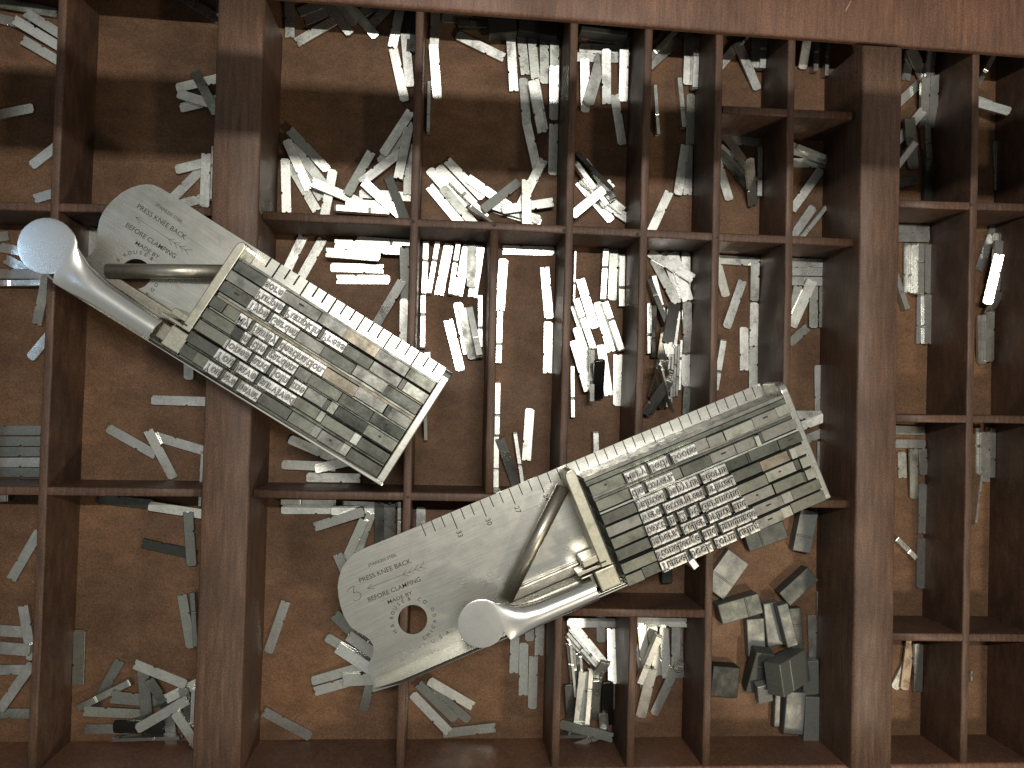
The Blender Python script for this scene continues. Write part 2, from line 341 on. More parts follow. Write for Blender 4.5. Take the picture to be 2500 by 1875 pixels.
    ax, ay = X - 12.4, Y + 19.2; seg((ax, ay), (ax + 24, ay - .6)); seg((ax, ay), (ax + 2.6, ay + 1.1)); seg((ax, ay), (ax + 2.8, ay - 1.2))
    for k in range(4):
        fx = ax + 15.5 + 2.6 * k; seg((fx, ay - .45), (fx + 2.2, ay + .95)); seg((fx, ay - .45), (fx + 2.2, ay - 1.75))
    link('engraved_arrow', to_mesh(bm, 'engraved_arrow'), ENGR, bed)
    if LEN < -180:
        join('scale_numbers', [engrave(s, -pitch * k - .9, 44.6, 3.1, -90, off=.02) for s, k in (('24', 24), ('27', 27), ('30', 30), ('33', 33))])
        bm = bmesh.new()
        path = [(-196.2, 39.0), (-194.6, 40.0), (-192.6, 40.2), (-194.0, 37.6), (-192.3, 37.4), (-191.4, 36.2), (-191.7, 34.9), (-192.9, 34.2), (-194.3, 34.4), (-195.2, 35.0)]
        for a_, b_ in zip(path, path[1:]): seg(a_, b_, .22)
        link('scratched_numeral', to_mesh(bm, 'scratched_numeral'), ENGR, bed)
    # knee, brace and clamp
    kx0, kx1, ktop, rod0, rod1, tab, tabr, tub = knee
    kn = link('knee', None or (lambda: (lambda b: (prism(b, [(kx0, 11), (kx1, 11), (kx1, ktop - 2), (kx1 - .5, ktop - .6), (kx1 - 1.6, ktop), (kx0 + 1.3, ktop - .2), (kx0 + .3, ktop - 1.4), (kx0, ktop - 3)], 1.4, 18.4), bevel_all(b, .45, 3, 40), to_mesh(b, 'knee'))[-1])(bmesh.new()))(), CAST, root)
    bm = bmesh.new(); prism(bm, [(kx0 - 6.6, 13.4), (kx0 + .5, 13.4), (kx0 + .5, 16.4), (kx0 - 6.0, 16.4), (kx0 - 6.6, 15.8)], 3, 17.4); bevel_all(bm, .4, 2)
    link('foot', to_mesh(bm, 'foot'), CAST, kn)
    bm = bmesh.new(); boxb(bm, kx0 - 3.4, kx1 + .6, 1.7, 10.2, 1.4, 17.6); bevel_all(bm, .5, 2); link('clamp_block', to_mesh(bm, 'clamp_block'), CAST, root)
    bm = bmesh.new(); boxb(bm, kx0 - 9.0, kx0 - 3.4, 2.2, 8.6, 1.4, 11.5); bevel_all(bm, .5, 2); link('pivot_lug', to_mesh(bm, 'pivot_lug'), ROD, root)
    bm = bmesh.new(); boxb(bm, kx0 - 1.2, kx1 - 1.9, 12.4, 13.3, 14, 18.43); bevel_all(bm, .15, 1); link('slot', to_mesh(bm, 'slot'), DARKM, kn)
    bm = bmesh.new(); boxb(bm, kx0 - 10.0, kx1 - 1.5, 10.9, 12.3, 6, 16.6); bevel_all(bm, .3, 2); link('latch_strip', to_mesh(bm, 'latch_strip'), ROD, root)
    bm = bmesh.new(); boxb(bm, kx0 - 40.0, kx0 - 6.2, 8.4, 13.4, 1.3, 4.2); bevel_all(bm, .8, 3); link('slide_bar', to_mesh(bm, 'slide_bar'), ROD, root)
    A, B = Vector((*rod0, 5.6)), Vector((*rod1, 9.5)); d = (B - A); bm = bmesh.new()
    bmesh.ops.create_cone(bm, segments=28, radius1=2.9, radius2=2.9, depth=d.length, cap_ends=True)
    rq = d.to_track_quat('Z', 'Y').to_matrix().to_4x4()
    for v in bm.verts: v.co = rq @ v.co + (A + B) / 2
    link('brace_rod', to_mesh(bm, 'brace_rod', True), ROD, root)
    # lever: a folded half tube running out into a round thumb tab
    tx, ty = tab; y0, y1, xe = tub; bm = bmesh.new(); secs = []; N = 18
    def sec(x, a, b, amp, z0):
        out = []
        for i in range(N + 1):
            s_ = -math.cos(math.pi * i / N); y = (a + b) / 2 + s_ * (b - a) / 2
            out.append((x, y, z0 + amp * math.sqrt(max(0, 1 - s_ * s_))))
        return out
    xs_ = [(xe, y0, y1, 6.0, 13.5), (xe - 12, y0, y1 + .2, 6.0, 13.8), (xe - 24, y0 + .1, y1 + .5, 5.6, 14.6), (xe - 30, y0 + .2, y1 + 1.4, 4.6, 16.0)]
    xn = tx + tabr * .86
    xs_ += [((xe - 30 + xn) / 2 + 1.2, y0 + .4, (y1 + ty + tabr * .55) / 2 - .9, 2.9, 17.6), (xn + 2.0, y0 + .7, ty + tabr * .40, .9, 19.6), (xn, y0 + .9, ty + tabr * .52, .25, 20.4)]
    for k in range(1, 13):
        th = math.radians(30 + k * 150 / 12.0); c_, s_ = math.cos(th), math.sin(th)
        lo = max(ty - tabr * s_, y0 + .9) if c_ > 0 else ty - tabr * s_
        xs_.append((tx + tabr * c_, lo, ty + tabr * max(s_, .02), .10 * s_, 20.6))
    top = [[bm.verts.new(p_) for p_ in sec(*a_)] for a_ in xs_]
    bot = [[bm.verts.new((p_[0], p_[1], p_[2] - 1.1)) for p_ in sec(*a_)] for a_ in xs_]
    for gk, g in ((0, top), (1, bot)):
        for a_, b_ in zip(g, g[1:]):
            for i in range(N): bm.faces.new((a_[i], a_[i + 1], b_[i + 1], b_[i]))
    for a_, b_ in zip(range(len(top)), range(1, len(top))):
        for i in (0, N): bm.faces.new((top[a_][i], top[b_][i], bot[b_][i], bot[a_][i]))
    for k in (0, -1):
        for i in range(N): bm.faces.new((top[k][i], top[k][i + 1], bot[k][i + 1], bot[k][i]))
    lv = link('clamp_lever', to_mesh(bm, 'clamp_lever', True), STEEL_L, root)
    em = lv.modifiers.new('edges', 'EDGE_SPLIT'); em.split_angle = math.radians(50)
    bm = bmesh.new(); prism(bm, [(tx - 4.5, 2.6), (tx + 8, 2.6), (tx + 8, 8), (tx - 1, 9.5), (tx - 3.4, 7.2)], 15.5, 16.4); bevel_all(bm, .2, 1)
    link('lever_tongue', to_mesh(bm, 'lever_tongue'), STEEL, root)
    # ---- the composed type: every letter, word space, quad and lead is a thing of its own
    side = where['side']
    nrow = len(rows)
    for ri, (txt, y, xs, xe_, left, right) in enumerate(rows):
        place = ordn(ri) + ' line'
        words = txt.split(' ')
        nat = sum(glyph(c_)[1] for w_ in words for c_ in w_); tot = xe_ - xs; spw = 1.75
        k = (tot - spw * (len(words) - 1)) / nat
        x = xs
        for wi, w_ in enumerate(words):
            for ci, ch in enumerate(w_):
                gm, gw = glyph(ch); wd = gw * k
                dz = random.uniform(-.10, .10)
                b = link('type_letter', body_mesh(wd), LEAD, None, None, random.choice(((1.15, 1.15, 1.12), (1.28, 1.28, 1.25), (1.05, 1.05, 1.0), (1.0, 1.0, .96))))
                b.matrix_world = RW @ Matrix.Translation((x * S, y * S, (1.25 + dz) * S)) @ Matrix.Rotation(random.uniform(-.004, .004), 4, 'Z')
                nm = {'.': 'full stop', ',': 'comma', '1': 'numeral 1', '2': 'numeral 2'}.get(ch, ('capital letter ' if ch.isupper() else 'letter ') + ch)
                tag(b, f'raised {nm}, {ordn(ci)} in word {wi + 1}, {place} from bottom, {side} stick', 'type letter', f'raised letters set in the {side} composing stick')
                f = link('letter_face', gm, LFACE, b, Matrix.Translation((0, 0, 22.75 * S)) @ Matrix.Diagonal((k, 1, 1, 1)), (1.2, 1.2, 1.18))
                x += wd
            if wi < len(words) - 1:
                o = link('word_space', stick_quad(spw, 4.25, 20.2, 0), QUADM, None, None, TONE['d']); o.matrix_world = RW @ Matrix.Translation((x * S, y * S, 1.25 * S))
                tag(o, f'low dark space after word {wi + 1}, {place} from bottom, {side} stick', 'word space', f'word spaces in the {side} composing stick')
                x += spw
        for part, seq, xa, xb in (('left', left, where['xl'], xs), ('right', right, xe_, -.25)):
            tt = sum(a for a, _ in seq); sk = (xb - xa) / tt; x = xa
            for qi, (L, tn) in enumerate(seq):
                L *= sk; zt = 20.6 + random.uniform(-.6, .6) + (1.6 if tn == 'w' else 0)
                nk = 0
                if L > 7 and random.random() < .35: nk = random.choice((1.1, 2.2))
                o = link('spacing_quad', stick_quad(L, 4.25, zt, nk), QUADM, None, None, TONE[tn])
                o.matrix_world = RW @ Matrix.Translation((x * S, y * S, 1.25 * S)) @ Matrix.Rotation(random.uniform(-.012, .012), 4, 'X') @ Matrix.Rotation(random.uniform(-.012, .012), 4, 'Y')
                tag(o, f'{TNAME[tn]} quad, {ordn(qi)} {"before" if part == "left" else "after"} the words, {place} from bottom, {side} stick', 'spacing quad', f'quads filling the lines of the {side} stick')
                x += L
    for li, (y, h, x0, x1, tn, zt) in enumerate(leads):
        bm = bmesh.new(); boxb(bm, x0, x1, y + .03, y + h - .03, 1.22, zt); bevel_all(bm, .08, 1)
        o = link('lead_strip', to_mesh(bm, 'lead_strip'), QUADM, None, RW.copy(), TONE[tn])
        tag(o, f'long thin {TNAME[tn]} lead strip, {ordn(li)} from bottom in the {side} stick', 'lead strip', f'lead strips between the lines of the {side} stick')
    return root, RW

OUT_R = [(-162.8, 52.8), (-175.9, 52.8), (-184, 52.8), (-187.8, 52.5), (-191.4, 51.0), (-194.5, 48.8), (-197, 45.8), (-198.9, 42.6), (-200.1, 38.5), (-200.8, 34.5), (-201.0, 31.0), (-200.8, 28.2), (-200.1, 24.8), (-198.3, 22), (-196.1, 19.2), (-195.0, 17), (-194.6, 14.6), (-195.2, 12.2), (-196.5, 10.4), (-198.4, 8.7), (-199.9, 7.2), (-200.5, 4.7), (-200.3, 1.0)]
OUT_L = [(-111, 52.4), (-129, 52.5), (-136, 52.4), (-139, 51.9), (-141.2, 50.8), (-143.6, 48.7), (-145.7, 46), (-147.6, 42.4), (-148.8, 38), (-149.3, 34.6), (-149.3, 31.4), (-148.7, 28.2), (-147.3, 24.9), (-145.3, 21.4), (-144.1, 18.7), (-144.0, 15.9), (-145.2, 12.2), (-147.5, 8.7), (-149, 7.2), (-149.6, 4.7), (-149.4, 1.0)]
RR = [('Tunnel book form using', .9, -74.5, -31.3, [(7, 'g'), (7, 'd')], [(10.8, 'm'), (4.2, 'l'), (14, 'g')]),
      ('Stonehenge and handmade', 6.0, -74.5, -30.5, [(14, 'g')], [(12.8, 'm'), (4.3, 'l'), (12.8, 'g')]),
      ('papers. Keller prints and', 11.4, -74.5, -32.6, [(14, 'd')], [(13, 'm'), (12.8, 'g'), (1.5, 'd'), (4.4, 'l')]),
      ('text in 12 pt Garamond', 16.6, -74.5, -33.5, [(14, 'g')], [(13, 'g'), (12.8, 'l'), (2.2, 'd'), (4.6, 'l')]),
      ('were letterpress printed.', 21.9, -74.5, -33.5, [(14, 'm')], [(12.8, 'd'), (12.8, 'b'), (2.6, 'w'), (5, 'l')]),
      ('painted papyrus adorns', 27.1, -74.5, -34.7, [(14, 'd')], [(10, 'x'), (1, 'x'), (12.8, 'd'), (10, 'd')]),
      ('the covers.', 32.6, -74.5, -56.1, [(14, 'g')], [(4, 'g'), (12.8, 'd'), (11, 'm'), (8.5, 'm'), (2, 'w'), (1.6, 'd'), (15, 'm')]),
      ('Mary Beth Boone', 39.3, -74.5, -43.4, [(14, 'g')], [(6, 'm'), (7, 'm'), (12.8, 'l'), (10.5, 'm'), (6, 'l')])]
LR_ = [(5.2, .75, -89, -.3, 'd', 17.5), (10.3, 1.0, -89, -.3, 'd', 17.2), (15.7, .8, -89, -.3, 'x', 17.5), (20.9, .9, -89, -.3, 'd', 17.2), (26.2, .8, -89, -.3, 'x', 17.5),
       (31.45, .9, -89, -.3, 'w', 21.5), (36.95, 1.0, -89, -.3, 'g', 19.2), (38.0, 1.2, -89, -.3, 'm', 19.6), (43.7, 1.9, -89.5, -.2, 'g', 19.3), (45.7, 1.6, -89.5, -.2, 'm', 18.8)]
rootR, RWR = stick({'label': 'longer stainless steel composing stick, numbered scale along its edge, lying lower right', 'side': 'right', 'xl': -89.0}, (157.5, -37.56), 23.65, .06, -200.3, OUT_R, (-175.7, 17.8), 4.38,
    (-96.2, -91.4, 52.4, (-136.2, 11.6), (-97.5, 45.8), (-148.9, 10.0), 9.4, (-1.6, 8.2, -101.6)), RR, LR_)
LRW = [('You are never', 2.6, -76.7, -53.6, [(7, 'd'), (6, 'g')], [(12.8, 'd'), (10, 'g'), (3, 'm'), (10, 'm'), (3, 'l'), (14, 'd')]),
       ('You have survived', 8.4, -75.9, -41.7, [(13, 'd')], [(10, 'g'), (2.4, 'l'), (12.8, 'g'), (3, 'w'), (12.8, 'd')]),
       ('Jones and join me', 13.6, -75.2, -40.5, [(13, 'g')], [(8, 'm'), (2, 'd'), (3, 'l'), (12.8, 'x'), (12.8, 'g')]),
       ('in the garden.', 18.8, -71.1, -47.5, [(12, 'g'), (4, 'x')], [(5, 'm'), (12.8, 'g'), (12.8, 'd'), (12.8, 'x')]),
       ('My family destination.', 23.9, -76.3, -38.4, [(6, 'd'), (7, 'g')], [(14, 'b'), (12.8, 'm'), (2, 'x'), (9, 'm')]),
       ('Type Garden', 30.5, -75.7, -54.5, [(12, 'd')], [(10, 'm'), (12.8, 'd'), (12.8, 'm'), (14, 'd')]),
       ('Purple Pumpkin Press', 35.6, -75.4, -36.7, [(13, 'm')], [(12, 'd'), (12.8, 'm'), (2, 'd'), (10, 'l')]),
       ('sore', 40.5, -75.0, -67.1, [(13, 'd')], [(14, 'm'), (10, 'm'), (12.8, 'b'), (12, 'm'), (10, 'g')])]
LL_ = [(1.5, 1.0, -88.4, -.3, 'g', 18.6), (6.9, 1.4, -88.4, -.3, 'g', 18), (12.7, .85, -88.4, -.3, 'd', 17.2), (17.9, .85, -88.4, -.3, 'm', 19), (23.1, .75, -88.4, -.3, 'l', 19.6),
       (28.2, 1.1, -88.4, -.3, 'b', 19.6), (29.35, 1.05, -88.4, -.3, 'l', 20.2), (34.8, .75, -88.4, -.3, 'b', 19.8), (39.9, .55, -88.4, -.3, 'x', 17), (44.8, 1.0, -88.4, -.3, 'm', 18.4)]
rootL, RWL = stick({'label': 'shorter stainless steel composing stick with unnumbered scale, lying upper left', 'side': 'left', 'xl': -88.4}, (-26.3, -32.65), -30.8, 5.6, -149.4, OUT_L, (-125.3, 18.0), 4.43,
    (-93.6, -89.8, 51.4, (-133.3, 13.4), (-94.6, 37.4), (-150.3, 10.6), 10.6, (-.6, 10.2, -101.4)), LRW, LL_)
# one space has slipped half out of the first line of the right stick
bm = bmesh.new(); boxb(bm, 0, 2.6, 0, 4.0, 0, 19); bevel_all(bm, .12, 1)
o = link('word_space', to_mesh(bm, 'word_space'), LEAD, None, RWR @ Matrix.Translation((-62.6 * S, -3.0 * S, 5.0 * S)) @ Matrix.Rotation(.25, 4, 'Z'), (1.3, 1.25, 1.3))
tag(o, 'pale loose space sticking out below the first line of the right stick', 'word space')
# ------------------------------------------------------------------ loose type lying in the compartments
# one line per piece: centre line end to end, read off an enlargement of the photograph (scale 3.16, origin below),
# then the visible width and a tone.  Z = literal length, otherwise every sort gets the height of type.
ORG = {'A0': (0, 0), 'A1': (600, 0), 'A2': (1200, 0), 'A3': (1800, 0)}
for _i, _l in enumerate('BCD'):
    for _k in range(4): ORG[_l + str(_k)] = (600 * _k, 450 * (_i + 1))
DATA = {
'A0': [(-200,0,170,55,70,'d'),(-200,95,125,172,80,'d'),(20,20,400,95,80,'g'),(238,118,560,325,75,'m'),(150,172,480,372,72,'l'),(205,325,540,520,72,'l'),(1690,150,1350,-65,72,'m'),(1682,110,1690,-270,22,'l'),
  (1405,830,1780,742,72,'l'),(1380,675,1745,590,72,'l'),(1385,725,1760,838,72,'m'),(1500,550,1678,890,60,'d'),(235,835,-150,910,72,'l'),(252,1270,560,1030,72,'l'),(300,1525,640,1420,60,'m'),
  (1395,1575,1760,1475,60,'l'),(1330,1530,1590,1270,72,'m'),(1370,1305,1745,1212,72,'l'),(1590,1195,1577,1585,70,'l'),(1640,1137,1628,1535,16,'w')],
'A1': [(425,90,780,-40,70,'m'),(465,155,830,20,72,'m'),(342,285,342,-110,76,'m'),(395,325,740,135,74,'l'),(830,170,590,-130,60,'l'),(885,112,1200,-80,66,'l'),(975,190,1240,-90,72,'l'),(800,250,555,-55,74,'m'),(990,268,735,-25,74,'m'),
  (1265,660,1232,275,72,'m'),(1275,400,1298,15,76,'d'),(1135,350,1218,-30,72,'m'),(1140,385,1225,765,72,'l'),(1453,355,1470,-30,74,'m'),(1450,370,1477,750,74,'l'),(1416,620,1408,1010,26,'l'),
  (1530,135,1900,150,62,'m'),(1650,175,2030,190,50,'d'),(1635,275,1985,440,74,'m'),
  (380,1195,580,1520,66,'l'),(345,1275,545,1620,72,'l'),(305,1235,315,1622,78,'l'),(365,1120,600,1420,66,'l'),(320,1090,480,1445,74,'l'),(680,1330,602,1700,74,'l'),(505,1400,890,1565,74,'g'),(345,1010,620,1300,70,'d'),(965,1180,780,1500,76,'l'),
  (885,1490,1275,1520,70,'l'),(780,1580,1165,1595,86,'l'),(690,1625,1095,1640,45,'w'),(1280,970,1045,1240,60,'l'),(1268,865,1060,1185,76,'l'),(1265,1110,1250,1500,62,'l'),(1190,1175,893,1405,70,'w'),(1255,985,1175,1375,76,'m'),(920,1412,1200,1670,76,'l'),(1105,1380,1235,1700,68,'d'),
  (1425,1320,1670,1590,74,'l'),(1900,1600,2270,1720,74,'l'),(2130,1560,2290,1250,74,'w'),(1560,1245,1825,1520,76,'l'),(1490,1290,1755,1570,80,'l'),(1580,1390,1790,1600,40,'l'),(1712,1372,2050,1605,72,'l'),(1430,1455,1660,1730,76,'l'),(1525,1455,1770,1740,80,'d'),(1700,1560,1850,1700,22,'w')],
'A2': [(-20,1570,385,1700,70,'l'),(480,330,487,700,74,'g'),(480,535,478,910,74,'m'),(400,240,415,640,76,'d'),(300,230,340,612,72,'d'),(215,190,260,570,72,'d'),(145,315,172,692,72,'m'),(350,600,420,985,34,'l'),(245,605,275,990,74,'m'),(320,630,378,1025,70,'l'),(480,950,470,1355,70,'l'),(275,965,360,1340,72,'l'),(380,1262,218,1600,66,'l'),
  (-78,1625,215,1400,72,'l'),(90,1615,468,1560,74,'m'),(270,1392,272,1780,70,'g'),
  (690,265,1060,320,60,'w'),(690,370,1055,385,76,'m'),(690,430,1010,440,60,'m'),(712,480,722,850,76,'m'),(845,440,745,800,100,'m'),(1015,395,1015,770,72,'m'),(880,395,885,785,74,'w'),(950,735,1008,1110,72,'l'),
  (670,1400,860,1625,76,'w','F'),(740,1480,950,1620,72,'w','F'),(700,1380,930,1560,66,'l'),(650,1250,790,1440,40,'w'),(720,1230,890,1440,44,'w'),(672,1195,935,1465,36,'x'),(650,1640,905,1430,80,'w','F'),
  (1370,220,1150,500,60,'l'),(1440,315,1160,560,76,'m'),(1410,250,1180,480,40,'l'),(1515,265,1510,655,74,'m'),(1575,285,1570,680,45,'m'),(1262,640,1278,880,28,'x'),(1450,590,1487,975,38,'l'),(1540,728,1532,1110,68,'g'),(1520,1120,1512,1500,66,'m'),(1495,1120,1438,1500,74,'l'),(1372,1480,1210,1830,74,'l'),
  (1960,270,1720,560,74,'l'),(2030,530,2040,140,74,'m'),(2092,520,2102,130,52,'m'),(1890,340,2050,685,78,'m'),(1930,330,1995,262,18,'w','Z'),
  (1700,1062,2085,1100,62,'m'),(2075,1120,2070,1512,40,'m'),(1760,1175,1965,1415,62,'d'),(1765,1110,1975,1320,30,'w'),(1800,1040,2000,1340,70,'l'),(1725,1180,1832,1530,70,'l'),(2020,1182,2008,1578,70,'l')],
'A3': [(560,330,562,-60,45,'d'),(500,545,505,155,70,'m'),(605,545,608,155,40,'m'),(688,580,695,190,32,'w'),(330,1250,690,1262,66,'l'),(330,1130,700,1235,62,'l'),(340,1080,690,1215,40,'w'),(645,1310,428,1610,72,'m'),
  (1300,620,1340,240,80,'m'),(1320,380,1420,590,92,'m'),(1480,380,1470,590,60,'m'),(1400,640,1130,900,66,'l'),(1435,600,1440,990,70,'m'),(1505,600,1506,965,56,'m'),(1420,870,1200,1130,60,'d'),(1470,960,1492,1340,50,'d'),(1330,900,1340,1190,90,'d'),(1395,1075,1250,1250,50,'l'),(1460,1240,1462,1620,56,'x'),(1420,1382,1050,1440,66,'m'),
  (1955,440,1800,760,40,'m'),(1955,800,1600,700,56,'m'),(2000,925,1650,780,60,'m'),(2010,1085,2022,1470,62,'d')],
'B0': [(30,400,-340,460,70,'m'),(25,490,400,560,74,'l'),(70,590,400,760,70,'l'),(-60,690,330,692,76,'l'),(-60,762,335,757,44,'l'),(292,1060,430,720,66,'m'),(240,1330,490,1030,66,'m'),(712,350,700,730,74,'l'),(1455,1490,1452,1110,70,'l')],
'B1': [(440,408,270,760,74,'w'),(590,428,400,770,72,'l'),(865,425,1262,452,50,'l'),(705,475,1095,490,66,'l'),(800,492,1185,508,68,'l'),(632,545,1050,578,74,'l'),(655,640,1060,652,72,'l'),(702,733,1110,735,74,'l'),(1222,485,1232,885,70,'l'),(1225,895,1218,1280,64,'m'),(1205,745,1000,1090,76,'m'),
  (1390,450,1375,840,42,'w'),(1480,450,1415,835,38,'w'),(1567,460,1490,852,74,'w'),(1640,460,1580,845,38,'l'),(1712,470,1638,852,76,'w'),(1810,480,1750,862,70,'w'),(1746,400,1740,790,70,'x'),(1370,860,1365,1262,38,'w'),(1810,850,1808,1248,34,'w'),(1400,1305,1402,1695,44,'w'),
  (1560,1045,1658,1440,76,'w'),(1635,915,1712,1305,70,'w'),(1725,940,1812,1350,50,'w'),(1670,955,1752,1350,72,'x'),(1980,505,2380,515,76,'l'),(1990,572,1960,975,72,'w'),(1962,980,1950,1368,44,'w')],
'B2': [(410,640,445,1035,72,'l'),(440,1062,432,1452,74,'l'),(648,510,636,900,14,'w'),(885,500,862,890,46,'l'),(945,505,930,890,66,'d'),(1010,545,1005,935,46,'l'),
  (685,735,795,1105,72,'w'),(640,960,745,1275,50,'l'),(655,890,785,1262,52,'m'),(820,910,925,1290,78,'l'),(880,910,1000,1282,50,'l'),(625,1400,629,1790,30,'l'),(660,1110,770,1480,66,'d'),(638,1215,745,1582,74,'m'),(780,1280,775,1650,36,'d'),(815,1290,815,1700,84,'x'),(850,1240,905,1625,72,'l'),(975,1302,972,1720,70,'l'),
  (1500,540,1502,900,70,'l'),(1340,530,1460,885,60,'w'),(1400,535,1515,890,95,'w'),(1265,610,1420,890,66,'m'),(1250,690,1350,1085,40,'x'),(1220,740,1300,1010,40,'d'),(1300,1105,1290,1480,60,'l'),(1235,540,1548,718,74,'w'),(1213,910,1216,1300,26,'l'),(1255,930,1270,1310,38,'x'),
  (1425,1000,1385,1330,80,'g'),(1425,905,1335,1270,88,'m'),(1510,900,1515,1300,78,'w'),(1375,1330,1358,1720,20,'l'),(1400,1300,1385,1690,20,'w'),(1425,1250,1405,1640,20,'l'),(1445,1230,1430,1620,20,'w'),(1467,1200,1452,1600,20,'l'),(1500,1310,1500,1560,62,'m','Z'),(1508,1560,1500,1860,62,'d'),
  (1285,1240,1300,1330,70,'w','Z'),(1250,1300,1225,1700,60,'m'),(1300,1330,1285,1640,50,'d'),(1335,1390,1325,1700,30,'m'),(1345,1390,1340,1720,16,'w'),(1285,1485,1160,1790,64,'w'),
  (1690,575,2070,600,60,'m'),(2035,600,2030,900,66,'m','Z'),(2028,910,2024,1250,66,'l','Z'),(2022,1255,2020,1640,64,'m'),(1808,860,1710,490,60,'l'),(1930,765,1820,1085,60,'m'),(1948,1100,1950,1438,68,'l','Z'),(1790,1210,1730,1570,50,'l')],
'B3': [(590,170,430,400,62,'m'),(690,170,460,460,34,'l'),(320,600,700,610,58,'m'),(320,668,700,674,60,'m'),(320,742,697,750,64,'m'),(665,785,662,1105,64,'d','Z'),(590,785,588,1110,66,'g','Z'),(470,780,430,1000,60,'l','Z'),(545,1100,400,1230,66,'d','Z'),(585,735,420,1100,84,'l'),(628,1408,632,1770,66,'m'),
  (1110,342,1490,348,56,'m'),(1110,405,1495,412,58,'m'),(1318,455,1315,835,62,'m'),(1372,458,1368,838,56,'m'),(1424,460,1418,842,50,'m'),(1482,460,1480,842,60,'m'),(1310,945,1200,610,44,'l'),(1420,850,1413,1228,54,'m'),(1475,850,1478,1230,54,'m'),
  (1985,330,1870,650,56,'m'),(2035,370,2030,750,50,'m'),(1978,440,1965,830,66,'m'),(1960,860,1850,1150,56,'d'),(2020,900,2020,1290,62,'m'),(1885,1000,1880,1290,72,'m'),(1955,985,1948,1360,60,'m'),(1948,555,1862,945,72,'w','R')],
'C0': [(-90,475,290,475,80,'d'),(-90,560,285,560,80,'d'),(-100,640,280,640,76,'d'),(-80,800,280,802,80,'d'),(-100,725,285,722,70,'m'),(1180,242,1580,254,76,'m'),(840,462,1190,660,76,'m'),(1560,660,1540,1040,22,'m'),(1215,528,1560,640,74,'m'),(1142,478,1335,842,76,'l'),
  (800,1010,1150,1045,64,'x'),(1140,1058,1490,1110,72,'l'),(1130,1355,1480,1430,66,'x'),(1450,1130,1476,1500,72,'d'),(95,1610,292,1272,70,'m'),(60,1000,-300,1010,50,'d')],
'D0': [(0,720,-190,700,60,'m'),(-180,590,190,610,86,'m'),(180,435,240,800,72,'m'),(-170,720,205,750,95,'m'),(-170,905,215,900,66,'m'),(-180,1235,200,1240,80,'g'),(10,1192,232,878,76,'m'),(612,615,600,998,84,'g'),(925,830,758,1130,62,'d'),(1485,350,1505,690,36,'d'),(1408,352,1468,705,74,'g'),
  (1000,1000,700,1150,50,'g'),(630,1222,990,1228,76,'g'),(680,1362,1060,1356,72,'m'),(840,1112,1175,1128,90,'d'),(1100,900,1140,1280,84,'d'),(1180,930,1290,1230,60,'d'),(1300,1100,1600,960,60,'g'),(1290,1210,1330,1600,90,'d'),(880,1342,1270,1338,112,'x'),(860,1447,1400,1430,24,'m','Z'),(1410,1050,1500,1400,56,'x'),(1472,1080,1490,1460,28,'l'),(1360,1220,1478,1470,74,'l'),(1075,1350,1420,1150,76,'m'),(1100,832,1432,988,80,'l')],
'C1': [(350,548,700,700,74,'l'),(470,838,880,845,74,'l'),(290,740,680,756,72,'l'),(560,768,910,690,72,'l'),(1388,540,1382,150,28,'w'),(1940,495,1946,110,40,'l'),(1932,540,1930,900,44,'l'),(1962,540,2085,900,76,'d'),(2078,500,2135,880,30,'l'),(2192,310,2165,706,74,'l'),
  (275,1030,690,1033,40,'l'),(780,1037,1130,1050,34,'l'),(275,1086,690,1086,68,'l'),(680,1095,1050,1092,70,'l'),(545,1218,905,1105,72,'l'),(960,1140,840,1470,66,'l'),(910,1172,750,1530,76,'l'),(1110,1040,1112,1430,88,'m'),(1185,1040,1182,1430,28,'l'),(1030,1035,1032,1420,76,'d'),(708,1435,860,1790,72,'l'),(1352,1085,1350,1460,72,'x')],
'C2': [(805,495,815,880,44,'l')],
'C3': [(270,358,655,358,72,'l'),(300,520,580,415,66,'l'),(350,620,690,480,70,'l'),(650,565,650,950,80,'x'),(1080,467,1450,482,80,'m'),(1080,578,1458,582,74,'m'),(1362,620,1365,1000,70,'g'),(1270,640,1305,850,62,'l','Z'),(1430,618,1440,820,74,'l','Z'),(1435,885,1430,1275,70,'m'),(1424,1305,1418,1700,70,'m'),(1235,1312,1385,1465,40,'l','Z'),
  (1860,460,1860,845,44,'m'),(1975,460,1968,835,50,'m'),(1918,480,1918,880,60,'m'),(2035,550,2036,935,56,'m'),(1838,800,1842,1190,22,'l')],
'D1': [(308,375,172,770,76,'m'),(150,1232,490,1415,80,'m'),(700,490,960,740,88,'d'),(635,655,960,850,72,'m'),(525,985,890,880,80,'l'),(545,1065,920,960,76,'l'),(965,990,905,1220,70,'g','Z'),(765,985,1150,965,90,'l'),(795,650,1120,860,86,'m'),(720,740,1040,950,86,'w'),
  (1420,1040,1720,1290,76,'d'),(1330,1010,1620,1290,80,'d'),(1530,1392,1917,1348,72,'g'),(1290,1095,1565,1380,72,'l'),(1410,985,1750,1182,76,'l'),(2068,920,2078,530,74,'l'),(2146,692,2140,1100,72,'l'),(2220,800,2210,1200,72,'l')],
'D2': [(370,786,378,400,70,'l'),(292,668,300,290,60,'l'),(960,810,955,1212,30,'l'),(1140,1360,1142,1361,1,'m','SKIP'),(925,590,910,972,76,'m'),(845,678,845,300,80,'l'),(620,560,810,800,96,'l'),(600,585,810,842,24,'l'),(590,620,800,868,24,'l'),(583,655,792,892,24,'l'),(848,700,822,1080,74,'l'),
